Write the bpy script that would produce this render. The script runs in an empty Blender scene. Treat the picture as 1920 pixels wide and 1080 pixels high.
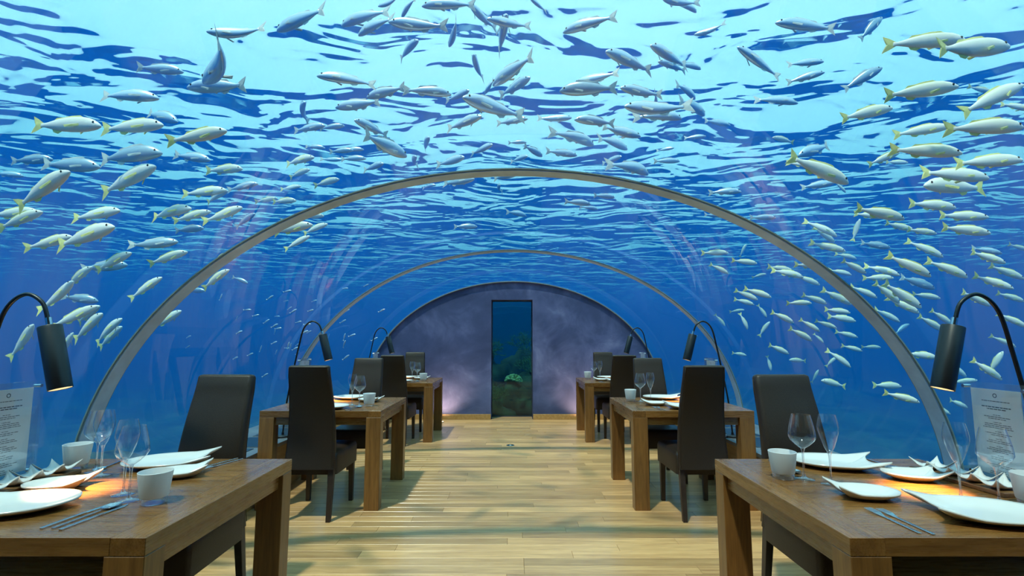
import bpy, bmesh, math, random
from mathutils import Vector, Matrix
random.seed(7)
scn = bpy.context.scene
col = scn.collection
PI = math.pi

# ------------------------------------------------------------------ camera
FPX, EYE, CX = 920.0, 1.30, 0.04
PITCH = math.atan(98 / FPX)
cd = bpy.data.cameras.new('camera'); cam = bpy.data.objects.new('camera', cd); col.objects.link(cam)
cd.sensor_width = 36; cd.lens = FPX / 1920 * 36; cd.clip_start = 0.02; cd.clip_end = 200
cam.location = (CX, 0, EYE); cam.rotation_euler = (PI / 2 + PITCH, 0, 0)
scn.camera = cam

# ------------------------------------------------------------------ sky, sun, exposure
w = bpy.data.worlds.new('sky'); scn.world = w; w.use_nodes = True
bg = w.node_tree.nodes['Background']; bg.inputs[0].default_value = (0.44, 0.82, 1.0, 1); bg.inputs[1].default_value = 1.8
sd = bpy.data.lights.new('sun', 'SUN'); sun = bpy.data.objects.new('sun', sd); col.objects.link(sun)
sd.energy = 4.2; sd.angle = math.radians(2.5); sd.color = (1.0, 0.92, 0.78)
sun.rotation_euler = (math.radians(17), math.radians(-12), 0)
scn.view_settings.view_transform = 'Standard'; scn.view_settings.look = 'None'
scn.view_settings.gamma = 1; scn.view_settings.use_curve_mapping = False
scn.view_settings.exposure = 0.0
cy = scn.cycles
cy.max_bounces = 10; cy.diffuse_bounces = 3; cy.glossy_bounces = 4; cy.transmission_bounces = 4
cy.transparent_max_bounces = 32; cy.volume_bounces = 0
cy.caustics_reflective = False; cy.caustics_refractive = False
cy.sample_clamp_indirect = 4

# ------------------------------------------------------------------ helpers
def ray(x, y):
    a = (x - 960) / FPX; b = -(y - 540) / FPX
    c, s = math.cos(PITCH), math.sin(PITCH)
    return Vector((a, c - b * s, s + b * c))
C0 = Vector((CX, 0, EYE))
def tag(o, label=None, cat=None, group=None, kind=None):
    if label: o['label'] = label
    if cat: o['category'] = cat
    if group: o['group'] = group
    if kind: o['kind'] = kind
    return o
def link(name, me, parent=None, loc=(0, 0, 0), rot=(0, 0, 0)):
    o = bpy.data.objects.new(name, me); col.objects.link(o)
    o.location = loc; o.rotation_euler = rot
    if parent: o.parent = parent
    return o
def empty(name, loc=(0, 0, 0), rz=0):
    o = bpy.data.objects.new(name, None); col.objects.link(o); o.location = loc; o.rotation_euler = (0, 0, rz)
    o.empty_display_size = 0.1
    return o
def copy_tree(o, parent=None):
    c = o.copy(); col.objects.link(c); c.parent = parent
    for ch in o.children: copy_tree(ch, c)
    return c

class MB:
    """collects verts and faces for one mesh"""
    def __init__(s): s.v = []; s.f = []
    def add(s, vs, fs):
        n = len(s.v); s.v += [tuple(p) for p in vs]; s.f += [tuple(i + n for i in f) for f in fs]; return s
    def box(s, x0, x1, y0, y1, z0, z1):
        vs = [(x, y, z) for z in (z0, z1) for y in (y0, y1) for x in (x0, x1)]
        return s.add(vs, [(0, 2, 3, 1), (4, 5, 7, 6), (0, 1, 5, 4), (2, 6, 7, 3), (0, 4, 6, 2), (1, 3, 7, 5)])
    def lathe(s, prof, n=24, cx=0, cy=0, closed=False):
        vs = []; fs = []
        for r, z in prof:
            for i in range(n):
                a = 2 * PI * i / n; vs.append((cx + r * math.cos(a), cy + r * math.sin(a), z))
        m = len(prof)
        for j in range(m - 1 + (1 if closed else 0)):
            k = (j + 1) % m
            for i in range(n):
                q = (i + 1) % n; fs.append((j * n + i, j * n + q, k * n + q, k * n + i))
        if not closed:
            if prof[0][0] > 1e-6 and prof[0][0] < 0: pass
        return s.add(vs, fs)
    def disc(s, r, z, n=24, up=True, cx=0, cy=0):
        vs = [(cx + r * math.cos(2 * PI * i / n), cy + r * math.sin(2 * PI * i / n), z) for i in range(n)]
        return s.add(vs, [tuple(range(n)) if up else tuple(reversed(range(n)))])
    def tube(s, pts, rad, n=8, cap=True):
        pts = [Vector(p) for p in pts]; m = len(pts)
        rads = rad if isinstance(rad, (list, tuple)) else [rad] * m
        vs = []; fs = []; prev = None
        for i, p in enumerate(pts):
            t = (pts[min(i + 1, m - 1)] - pts[max(i - 1, 0)]).normalized()
            if prev is None:
                ref = Vector((0, 0, 1)) if abs(t.z) < 0.9 else Vector((1, 0, 0))
                a = t.cross(ref).normalized()
            else:
                a = (prev - t * prev.dot(t)).normalized()
            prev = a; b = t.cross(a)
            for k in range(n):
                q = 2 * PI * k / n; vs.append(p + (a * math.cos(q) + b * math.sin(q)) * rads[i])
        for i in range(m - 1):
            for k in range(n):
                q = (k + 1) % n; fs.append((i * n + k, i * n + q, (i + 1) * n + q, (i + 1) * n + k))
        if cap: fs += [tuple(reversed(range(n))), tuple(range((m - 1) * n, m * n))]
        return s.add(vs, fs)
    def grid(s, fn, nu, nv, wrapu=False):
        vs = [fn(i / (nu if wrapu else nu - 1), j / (nv - 1)) for j in range(nv) for i in range(nu)]
        fs = []
        for j in range(nv - 1):
            for i in range(nu if wrapu else nu - 1):
                q = (i + 1) % nu; fs.append((j * nu + i, j * nu + q, (j + 1) * nu + q, (j + 1) * nu + i))
        return s.add(vs, fs)
    def mesh(s, name, mat, smooth=False, bevel=0, seg=2):
        me = bpy.data.meshes.new(name); me.from_pydata(s.v, [], s.f); me.update()
        bm = bmesh.new(); bm.from_mesh(me)
        bmesh.ops.recalc_face_normals(bm, faces=bm.faces)
        if bevel:
            ed = [e for e in bm.edges if len(e.link_faces) == 2 and e.calc_face_angle(0) > 0.6]
            bmesh.ops.bevel(bm, geom=ed, offset=bevel, segments=seg, affect='EDGES', profile=0.5)
        bm.to_mesh(me); bm.free()
        me.materials.append(mat)
        if smooth:
            me.polygons.foreach_set('use_smooth', [True] * len(me.polygons))
            if smooth == 'auto':
                me.set_sharp_from_angle(angle=math.radians(40))
        return me
    def build(s, name, mat, parent=None, loc=(0, 0, 0), rot=(0, 0, 0), smooth=False, bevel=0, seg=2):
        return link(name, s.mesh(name, mat, smooth, bevel, seg), parent, loc, rot)

# ------------------------------------------------------------------ materials
def mat(name):
    m = bpy.data.materials.new(name); m.use_nodes = True; nt = m.node_tree
    for n in list(nt.nodes): nt.nodes.remove(n)
    out = nt.nodes.new('ShaderNodeOutputMaterial')
    return m, nt, out
def N(nt, t, **kw):
    n = nt.nodes.new(t)
    for k, v in kw.items():
        if k[0] == '_': setattr(n, k[1:], v)
        else: n.inputs[k.replace('__', ' ')].default_value = v
    return n
def L(nt, a, b): nt.links.new(a, b)
def ramp(nt, fac, stops):
    r = nt.nodes.new('ShaderNodeValToRGB')
    while len(r.color_ramp.elements) < len(stops): r.color_ramp.elements.new(0.5)
    for e, (p, c) in zip(r.color_ramp.elements, stops): e.position = p; e.color = (*c, 1)
    L(nt, fac, r.inputs[0]); return r
def plain(name, c, rough=0.5, metal=0.0, spec=0.5, noise=0.0, nscale=20, bump=0.0, coat=0.0):
    m, nt, out = mat(name)
    p = N(nt, 'ShaderNodeBsdfPrincipled'); L(nt, p.outputs[0], out.inputs[0])
    p.inputs['Base Color'].default_value = (*c, 1); p.inputs['Roughness'].default_value = rough
    p.inputs['Metallic'].default_value = metal; p.inputs['Specular IOR Level'].default_value = spec
    p.inputs['Coat Weight'].default_value = coat; p.inputs['Coat Roughness'].default_value = 0.1
    tc = N(nt, 'ShaderNodeTexCoord'); nz = N(nt, 'ShaderNodeTexNoise', Scale=nscale, Detail=4.0)
    L(nt, tc.outputs['Object'], nz.inputs['Vector'])
    k = noise
    r = ramp(nt, nz.outputs[0], [(0.3, tuple(x * (1 - k) for x in c)), (0.7, tuple(min(1, x * (1 + k)) for x in c))])
    L(nt, r.outputs[0], p.inputs['Base Color'])
    if bump:
        b = N(nt, 'ShaderNodeBump', Strength=bump, Distance=0.002); L(nt, nz.outputs[0], b.inputs['Height']); L(nt, b.outputs[0], p.inputs['Normal'])
    return m
def wood(name, dark, light, axis='X', rough=0.35, tint=0.25, scale=1.0, coat=0.0, fig=(0.3, 0.7)):
    m, nt, out = mat(name)
    p = N(nt, 'ShaderNodeBsdfPrincipled'); L(nt, p.outputs[0], out.inputs[0])
    tc = N(nt, 'ShaderNodeTexCoord'); oi = N(nt, 'ShaderNodeObjectInfo')
    off = N(nt, 'ShaderNodeVectorMath', _operation='ADD')
    mul = N(nt, 'ShaderNodeMath', _operation='MULTIPLY'); mul.inputs[1].default_value = 37.0
    L(nt, oi.outputs['Random'], mul.inputs[0]); L(nt, tc.outputs['Object'], off.inputs[0]); L(nt, mul.outputs[0], off.inputs[1])
    mp = N(nt, 'ShaderNodeMapping')
    s = {'X': (1.2, 18, 18), 'Y': (18, 1.2, 18), 'Z': (18, 18, 1.2)}[axis]
    mp.inputs['Scale'].default_value = tuple(q * scale for q in s)
    L(nt, off.outputs[0], mp.inputs['Vector'])
    n1 = N(nt, 'ShaderNodeTexNoise', Scale=1.6, Detail=6.0, Roughness=0.6, Distortion=0.6); L(nt, mp.outputs[0], n1.inputs['Vector'])
    n2 = N(nt, 'ShaderNodeTexNoise', Scale=9.0, Detail=3.0); L(nt, mp.outputs[0], n2.inputs['Vector'])
    mx = N(nt, 'ShaderNodeMath', _operation='MULTIPLY_ADD'); mx.inputs[1].default_value = 0.3; L(nt, n2.outputs[0], mx.inputs[0])
    m7 = N(nt, 'ShaderNodeMath', _operation='MULTIPLY'); m7.inputs[1].default_value = 0.7; L(nt, n1.outputs[0], m7.inputs[0]); L(nt, m7.outputs[0], mx.inputs[2])
    r = ramp(nt, mx.outputs[0], [(fig[0], dark), (fig[1], light)])
    mr = N(nt, 'ShaderNodeMapRange'); mr.inputs['To Min'].default_value = 1 - tint; mr.inputs['To Max'].default_value = 1 + tint * 0.6
    L(nt, oi.outputs['Random'], mr.inputs[0])
    sc = N(nt, 'ShaderNodeVectorMath', _operation='SCALE'); L(nt, r.outputs[0], sc.inputs[0]); L(nt, mr.outputs[0], sc.inputs['Scale'])
    L(nt, sc.outputs[0], p.inputs['Base Color'])
    rr = N(nt, 'ShaderNodeMapRange'); rr.inputs['To Min'].default_value = rough - 0.06; rr.inputs['To Max'].default_value = rough + 0.1
    L(nt, n2.outputs[0], rr.inputs[0]); L(nt, rr.outputs[0], p.inputs['Roughness'])
    p.inputs['Coat Weight'].default_value = coat; p.inputs['Coat Roughness'].default_value = 0.15
    b = N(nt, 'ShaderNodeBump', Strength=0.05, Distance=0.001); L(nt, n2.outputs[0], b.inputs['Height']); L(nt, b.outputs[0], p.inputs['Normal'])
    return m
def clear(name, tintc=(1, 1, 1), f0=0.04, rough=0.0, edge=0.9, milk=0.0, power=5.0):
    """thin clear sheet: Schlick mix of straight transmission and mirror reflection"""
    m, nt, out = mat(name)
    lw = N(nt, 'ShaderNodeLayerWeight', Blend=0.5)
    pw = N(nt, 'ShaderNodeMath', _operation='POWER'); pw.inputs[1].default_value = power; L(nt, lw.outputs['Facing'], pw.inputs[0])
    ma = N(nt, 'ShaderNodeMath', _operation='MULTIPLY_ADD'); ma.inputs[1].default_value = edge - f0; ma.inputs[2].default_value = f0
    L(nt, pw.outputs[0], ma.inputs[0])
    tr = N(nt, 'ShaderNodeBsdfTransparent'); tr.inputs[0].default_value = (*tintc, 1)
    gl = N(nt, 'ShaderNodeBsdfGlossy', Roughness=rough); gl.inputs[0].default_value = (1, 1, 1, 1)
    mi = N(nt, 'ShaderNodeMixShader'); L(nt, ma.outputs[0], mi.inputs[0]); L(nt, tr.outputs[0], mi.inputs[1]); L(nt, gl.outputs[0], mi.inputs[2])
    last = mi
    if milk:
        df = N(nt, 'ShaderNodeBsdfDiffuse'); df.inputs[0].default_value = (0.8, 0.9, 0.95, 1)
        m2 = N(nt, 'ShaderNodeMixShader'); m2.inputs[0].default_value = milk
        L(nt, mi.outputs[0], m2.inputs[1]); L(nt, df.outputs[0], m2.inputs[2]); last = m2
    L(nt, last.outputs[0], out.inputs[0])
    return m

M = {}
M['floor'] = wood('pale_oak_floor', (0.38, 0.188, 0.072), (0.76, 0.44, 0.19), 'X', rough=0.30, tint=0.32, coat=0.25)
M['floor_far'] = M['floor']
M['oakX'] = wood('table_oak_x', (0.120, 0.048, 0.012), (0.31, 0.140, 0.036), 'X', rough=0.26, tint=0.22, scale=1.1, coat=0.3)
M['oakY'] = wood('table_oak_y', (0.120, 0.048, 0.012), (0.31, 0.140, 0.036), 'Y', rough=0.26, tint=0.22, scale=1.1, coat=0.3)
M['oakZ'] = wood('table_oak_z', (0.120, 0.048, 0.012), (0.31, 0.140, 0.036), 'Z', rough=0.36, tint=0.18, scale=1.1, coat=0.1)
M['plinth'] = wood('plinth_oak', (0.32, 0.17, 0.05), (0.55, 0.33, 0.12), 'Y', rough=0.4, tint=0.1)
M['tray'] = wood('tray_walnut', (0.13, 0.06, 0.025), (0.30, 0.15, 0.06), 'Y', rough=0.4)
M['leather'] = plain('dark_leather', (0.026, 0.016, 0.010), rough=0.42, spec=0.35, noise=0.25, nscale=260, bump=0.35)
M['chairleg'] = plain('dark_stained_leg', (0.030, 0.018, 0.014), rough=0.4, noise=0.2)
M['china'] = plain('white_china', (0.66, 0.66, 0.64), rough=0.16, noise=0.02, nscale=6)
M['steel'] = plain('polished_steel', (0.62, 0.63, 0.65), rough=0.2, metal=1.0, noise=0.05)
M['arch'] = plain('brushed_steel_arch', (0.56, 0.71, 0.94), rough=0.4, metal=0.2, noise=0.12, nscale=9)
M['black'] = plain('black_lamp_metal', (0.006, 0.006, 0.007), rough=0.35, noise=0.1)
M['cord'] = plain('black_rubber_cord', (0.008, 0.008, 0.008), rough=0.6)
M['reflector'] = plain('white_reflector', (0.85, 0.80, 0.70), rough=0.5)
M['paper'] = plain('white_paper', (0.78, 0.80, 0.84), rough=0.8, noise=0.02)
M['ink'] = plain('grey_print', (0.06, 0.07, 0.10), rough=0.8)
M['ledge'] = plain('grey_ledge_metal', (0.22, 0.23, 0.24), rough=0.35, metal=0.5, noise=0.15, nscale=5)
M['grille'] = plain('dark_vent_panel', (0.010, 0.013, 0.018), rough=0.3, noise=0.2)
M['backdark'] = plain('dark_service_wall', (0.03, 0.035, 0.06), rough=0.8, noise=0.3, nscale=3)
M['seal'] = plain('grey_green_seal', (0.20, 0.27, 0.27), rough=0.5)
M['glass'] = clear('thin_clear_glass', (0.98, 0.985, 0.99), 0.05, 0.0, 1.0, power=3.0)
M['glassbase'] = clear('thick_clear_glass', (0.88, 0.91, 0.95), 0.14, 0.02, 1.0, power=1.4)
M['acrylic'] = clear('clear_acrylic', (0.95, 0.98, 0.99), 0.05, 0.0, 0.9, power=4, milk=0.02)
M['dome'] = clear('tunnel_acrylic', (0.985, 0.995, 1.0), 0.032, 0.0, 0.3, power=5)
M['pane'] = clear('window_pane', (0.36, 0.60, 0.56), 0.04, 0.0, 0.8)

def frosted():
    m, nt, out = mat('frosted_white_glass')
    p = N(nt, 'ShaderNodeBsdfPrincipled', Roughness=0.45); p.inputs['Base Color'].default_value = (0.82, 0.83, 0.84, 1)
    nz = N(nt, 'ShaderNodeTexNoise', Scale=30.0); b = N(nt, 'ShaderNodeBump', Strength=0.05, Distance=0.001); L(nt, nz.outputs[0], b.inputs['Height']); L(nt, b.outputs[0], p.inputs['Normal'])
    t = N(nt, 'ShaderNodeBsdfTranslucent'); t.inputs[0].default_value = (0.85, 0.85, 0.83, 1)
    mi = N(nt, 'ShaderNodeMixShader'); mi.inputs[0].default_value = 0.3
    L(nt, p.outputs[0], mi.inputs[1]); L(nt, t.outputs[0], mi.inputs[2]); L(nt, mi.outputs[0], out.inputs[0]); return m
M['frost'] = frosted()
def lampglow():
    m, nt, out = mat('glowing_bulb'); e = N(nt, 'ShaderNodeEmission', Strength=14.0); e.inputs[0].default_value = (1, 0.72, 0.38, 1)
    L(nt, e.outputs[0], out.inputs[0]); return m
M['bulb'] = lampglow()
def wallpaint():
    m, nt, out = mat('cloudy_violet_plaster')
    p = N(nt, 'ShaderNodeBsdfPrincipled', Roughness=0.65); L(nt, p.outputs[0], out.inputs[0])
    tc = N(nt, 'ShaderNodeTexCoord'); n1 = N(nt, 'ShaderNodeTexNoise', Scale=1.5, Detail=7.0, Roughness=0.58, Distortion=0.5); L(nt, tc.outputs['Object'], n1.inputs['Vector'])
    r = ramp(nt, n1.outputs[0], [(0.34, (0.030, 0.046, 0.125)), (0.5, (0.050, 0.070, 0.175)), (0.62, (0.095, 0.118, 0.26)), (0.75, (0.20, 0.23, 0.42))])
    L(nt, r.outputs[0], p.inputs['Base Color']); return m
M['wall'] = wallpaint()
def fishmat(name, back, side, belly, stripe=None, metal=0.0):
    m, nt, out = mat(name)
    p = N(nt, 'ShaderNodeBsdfPrincipled', Roughness=0.3, Metallic=metal); L(nt, p.outputs[0], out.inputs[0])
    tc = N(nt, 'ShaderNodeTexCoord'); sp = N(nt, 'ShaderNodeSeparateXYZ'); L(nt, tc.outputs['Object'], sp.inputs[0])
    nz = N(nt, 'ShaderNodeTexNoise', Scale=24.0, Detail=3.0); L(nt, tc.outputs['Object'], nz.inputs['Vector'])
    ma = N(nt, 'ShaderNodeMath', _operation='MULTIPLY_ADD'); ma.inputs[1].default_value = 0.03; L(nt, nz.outputs[0], ma.inputs[0]); L(nt, sp.outputs['Z'], ma.inputs[2])
    mr = N(nt, 'ShaderNodeMapRange'); mr.inputs['From Min'].default_value = -0.11; mr.inputs['From Max'].default_value = 0.16; L(nt, ma.outputs[0], mr.inputs[0])
    r = ramp(nt, mr.outputs[0], [(0.15, belly), (0.5, side), (0.72, stripe or side), (0.95, back)])
    L(nt, r.outputs[0], p.inputs['Base Color']); return m
M['fish'] = fishmat('pale_snapper_skin', (0.70, 0.70, 0.52), (0.95, 0.95, 0.90), (0.96, 0.96, 0.94), (0.93, 0.92, 0.74))
M['fishsilver'] = fishmat('silver_fish_shaded_skin', (0.80, 0.86, 0.90), (0.66, 0.76, 0.86), (0.56, 0.68, 0.84), metal=0.55)  # flank and belly darker and bluer: underside shade put into the colour
M['fishgrey'] = fishmat('grey_fish_skin', (0.30, 0.37, 0.42), (0.50, 0.60, 0.68), (0.55, 0.65, 0.74), metal=0.5)
M['fin'] = plain('yellow_fin', (0.88, 0.84, 0.30), rough=0.5, noise=0.1)
M['finpale'] = plain('pale_fin', (0.70, 0.76, 0.72), rough=0.5, noise=0.1)
M['eye'] = plain('black_eye', (0.01, 0.01, 0.01), rough=0.1)
M['sand'] = plain('seabed_sand', (0.13, 0.15, 0.12), rough=0.9, noise=0.5, nscale=0.8)
M['rock'] = plain('reef_rock', (0.06, 0.07, 0.045), rough=0.9, noise=0.7, nscale=4, bump=1.0)
M['coral'] = plain('olive_coral', (0.16, 0.24, 0.12), rough=0.8, noise=0.5, nscale=12)
M['coralpale'] = plain('pale_green_coral', (0.50, 0.58, 0.34), rough=0.8, noise=0.4, nscale=14)

def watersurface():
    m, nt, out = mat('sea_surface')
    tc = N(nt, 'ShaderNodeTexCoord')
    mp = N(nt, 'ShaderNodeMapping'); mp.inputs['Scale'].default_value = (0.8, 1.25, 1); L(nt, tc.outputs['Object'], mp.inputs[0])
    n1 = N(nt, 'ShaderNodeTexNoise', Scale=0.75, Detail=2.5, Roughness=0.45, Distortion=0.5); L(nt, mp.outputs[0], n1.inputs['Vector'])
    b = N(nt, 'ShaderNodeBump', Strength=1.0, Distance=0.62); L(nt, n1.outputs[0], b.inputs['Height'])
    fr = N(nt, 'ShaderNodeFresnel', IOR=1.052); L(nt, b.outputs[0], fr.inputs['Normal'])
    tr = N(nt, 'ShaderNodeBsdfTransparent'); tr.inputs[0].default_value = (0.98, 1, 1, 1)
    gl = N(nt, 'ShaderNodeBsdfGlossy', Roughness=0.06); gl.inputs[0].default_value = (0.95, 0.97, 1, 1); L(nt, b.outputs[0], gl.inputs['Normal'])
    mi = N(nt, 'ShaderNodeMixShader'); L(nt, fr.outputs[0], mi.inputs[0]); L(nt, tr.outputs[0], mi.inputs[1]); L(nt, gl.outputs[0], mi.inputs[2])
    L(nt, mi.outputs[0], out.inputs[0]); return m
M['surface'] = watersurface()
def watervolume():
    m, nt, out = mat('sea_water')
    tr = N(nt, 'ShaderNodeBsdfTransparent'); L(nt, tr.outputs[0], out.inputs['Surface'])
    s = (0.0008, 0.0135, 0.064); a = (0.125, 0.060, 0.024)
    ds = max(s); sc = N(nt, 'ShaderNodeVolumeScatter', Density=ds); sc.inputs['Color'].default_value = (*[q / ds for q in s], 1)
    da = max(a) * 1.0001; ab = N(nt, 'ShaderNodeVolumeAbsorption', Density=da); ab.inputs['Color'].default_value = (*[1 - q / da for q in a], 1)
    ad = N(nt, 'ShaderNodeAddShader'); L(nt, sc.outputs[0], ad.inputs[0]); L(nt, ab.outputs[0], ad.inputs[1]); L(nt, ad.outputs[0], out.inputs['Volume'])
    return m
M['water'] = watervolume()

# ------------------------------------------------------------------ tunnel dimensions
DA, DB, DZ = 2.465, 1.90, 0.40          # half width, height above the spring line, spring line
YB, YW, YE = -1.0, 8.30, 8.62          # back end, end wall face, end of the wall
LX, LZ = 1.99, 0.42                    # plinth face and top
RINGS = (2.78, 5.36, 8.262)
DX = 0.06                              # the tunnel's axis
def arc_pt(t, off=0.0):                # t 0..1 from one foot over the crown to the other
    a = PI * t; return (DX - (DA + off) * math.cos(a), DZ + (DB + off) * math.sin(a))
def outside(p, m=0.0): return ((p.x - DX) / (DA + m)) ** 2 + ((p.z - DZ) / (DB + m)) ** 2 > 1

# ------------------------------------------------------------------ the sea
def sea():
    H = 5.3; X0, X1, Y0, Y1, Z0 = -70, 70, -40, 90, -4.0
    mb = MB().box(X0, X1, Y0, Y1, Z0, H)
    prof = [arc_pt(i / 40, 0.13) for i in range(41)]
    prof = [(prof[0][0], -0.35)] + prof + [(prof[-1][0], -0.35)]
    n = len(prof); vs = [(x, y, z) for y in (YB - 0.12, YE + 0.01) for x, z in prof]
    fs = [(i, (i + 1) % n, n + (i + 1) % n, n + i) for i in range(n)] + [tuple(reversed(range(n))), tuple(range(n, 2 * n))]
    me = bpy.data.meshes.new('sea_water')
    bm = bmesh.new()
    m1 = bpy.data.meshes.new('a'); m1.from_pydata(mb.v, [], mb.f); bm.from_mesh(m1); bmesh.ops.recalc_face_normals(bm, faces=bm.faces)
    b2 = bmesh.new(); m2 = bpy.data.meshes.new('b'); m2.from_pydata(vs, [], fs); b2.from_mesh(m2)
    bmesh.ops.recalc_face_normals(b2, faces=b2.faces); bmesh.ops.reverse_faces(b2, faces=b2.faces); b2.to_mesh(m2); b2.free()
    bm.from_mesh(m2); bm.to_mesh(me); bm.free(); me.materials.append(M['water'])
    tag(link('sea_water', me), 'deep blue sea water all around the clear tunnel', 'water', kind='stuff')
    # wavy surface seen from below
    import mathutils
    nx, ny = 300, 280
    def fn(u, v):
        x = X0 + 0.5 + (X1 - X0 - 1) * u; y = Y0 + 0.5 + (Y1 - Y0 - 1) * v
        z = 0.10 * mathutils.noise.noise((x * 0.45, y * 0.6, 1.3)) + 0.06 * mathutils.noise.noise((x * 0.95, y * 1.15, 7.1))
        return (x, y, 5.0 + z)
    g = MB().grid(fn, nx, ny); me = bpy.data.meshes.new('water_surface'); me.from_pydata(g.v, [], g.f); me.update()
    me.materials.append(M['surface']); me.polygons.foreach_set('use_smooth', [True] * len(me.polygons))
    tag(link('water_surface', me), 'rippling sunlit water surface seen from below the sea', 'water', kind='stuff')
    def sb(u, v):
        x = X0 + (X1 - X0) * u; y = Y0 + (Y1 - Y0) * v
        z = -2.3 + 0.8 * mathutils.noise.noise((x * 0.22, y * 0.22, 4)) + 0.25 * mathutils.noise.noise((x * 0.9, y * 0.9, 9))
        z += 1.9 * math.exp(-((y - 12.8) / 2.4) ** 2 - (x / 3) ** 2)
        return (x, y, z)
    o = MB().grid(sb, 200, 190).build('ground', M['sand'], smooth=True); tag(o, 'sandy reef seabed under the water', 'seabed', kind='structure')
sea()

# ------------------------------------------------------------------ floor
fl = MB().box(-LX, LX, YB, YE, -0.12, -0.022).build('floor', M['backdark'])
tag(fl, 'pale oak strip floor of the dining tunnel', 'floor', kind='structure')
PW = 0.1; plank_mesh = {}
def plank(x0, x1, y0):
    ln = round(x1 - x0, 2)
    if ln not in plank_mesh:
        plank_mesh[ln] = MB().box(-ln / 2 + 0.0007, ln / 2 - 0.0007, 0.0006, PW - 0.0006, -0.022, 0).mesh('plank', M['floor'], bevel=0.0008, seg=1)
    link('plank', plank_mesh[ln], fl, ((x0 + x1) / 2, y0, 0))
y = 1.5; k = 0
while y < YW - 0.01:
    x = -LX; first = random.choice([0.5, 0.7, 0.9, 1.1, 1.3])
    while x < LX - 0.01:
        ln = first if x == -LX else random.choice([1.0, 1.1, 1.3, 1.4, 1.6])
        if LX - x - ln < 0.45: ln = LX - x
        plank(x, min(LX, x + ln), y); x += ln
    y += PW
WX0, WX1, WZ = CX - 0.35, CX + 0.35, 1.985
for i in range(3): plank(WX0 + 0.01, WX1 - 0.01, y + i * PW)
rest = MB(); yy = YB
while yy < 1.49:
    x = -LX
    while x < LX - 0.01:
        ln = min(random.choice([1.0, 1.3, 1.6]), LX - x); rest.box(x + 0.0007, x + ln - 0.0007, yy + 0.0006, min(1.5, yy + PW) - 0.0006, -0.022, 0); x += ln
    yy += PW
tag(rest.build('plank_field', M['floor'], fl), kind='stuff')

# ------------------------------------------------------------------ plinths along both sides
for sgn, side in ((-1, 'left'), (1, 'right')):
    w_ = empty('wall_' + side); tag(w_, 'low oak plinth with grey metal ledge, ' + ('opposite the dense fish shoal' if sgn < 0 else 'below the dense fish shoal'), 'plinth', kind='structure')
    x0, x1 = sorted((sgn * LX, sgn * (DA + 0.14)))
    MB().box(x0, x1, YB, YE, -0.12, LZ - 0.03).build('plinth_body', M['backdark'], w_)
    yy = YB
    while yy < YW - 0.05:            # oak face boards
        y2 = min(yy + 1.475, YW - 0.001)
        xa, xb = sorted((sgn * (LX - 0.018), sgn * LX))
        MB().box(xa, xb, yy + 0.001, y2 - 0.001, 0.001, LZ - 0.031).build('face_board', M['plinth'], w_, bevel=0.0015, seg=1)
        yy = y2
    xa, xb = sorted((sgn * (LX - 0.025), sgn * (DA + 0.14)))
    MB().box(xa, xb, YB, YE, LZ - 0.03, LZ).build('ledge_top', M['ledge'], w_, bevel=0.003)
    yy = 0.4
    pm = None
    while yy < 7.6:
        xa, xb = sorted((sgn * (LX + 0.07), sgn * (DA - 0.12)))
        MB().box(xa, xb, yy, yy + 0.42, LZ - 0.004, LZ + 0.004).build('vent_panel', M['grille'], w_, bevel=0.002, seg=1)
        yy += 0.47

# ------------------------------------------------------------------ clear tunnel and steel arches
ce = empty('ceiling'); tag(ce, 'clear acrylic arched tunnel under the sea', 'ceiling', kind='structure')
edges = [0.8, RINGS[0] + 0.05, RINGS[1] + 0.05, YE]
for a, b in zip(edges[:-1], edges[1:]):
    mb = MB(); n = 56
    for off in (0.0, 0.10):
        mb.grid(lambda u, v, off=off: (arc_pt(u, off)[0], a + (b - a) * v, arc_pt(u, off)[1]), n + 1, 2)
    q = 2 * (n + 1)
    for j in (0, 1):
        mb.f += [(j * (n + 1) + i, j * (n + 1) + i + 1, q + j * (n + 1) + i + 1, q + j * (n + 1) + i) for i in range(n)]
    mb.build('acrylic_panel', M['dome'], ce, smooth='auto')
vm = MB(); n = 40                      # added unseen solid vault, keeps daylight off the near table fronts
vm.grid(lambda u, v: (arc_pt(u, 0.0)[0], YB + (0.799 - YB) * v, arc_pt(u, 0.0)[1]), n + 1, 2)
vm.grid(lambda u, v: (arc_pt(u, 0.12)[0], YB + (0.799 - YB) * v, arc_pt(u, 0.12)[1]), n + 1, 2)
q = 2 * (n + 1)
for j in (0, 1): vm.f += [(j * (n + 1) + i, j * (n + 1) + i + 1, q + j * (n + 1) + i + 1, q + j * (n + 1) + i) for i in range(n)]
vm.build('unseen_shade_vault', M['backdark'], ce, smooth='auto')
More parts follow.
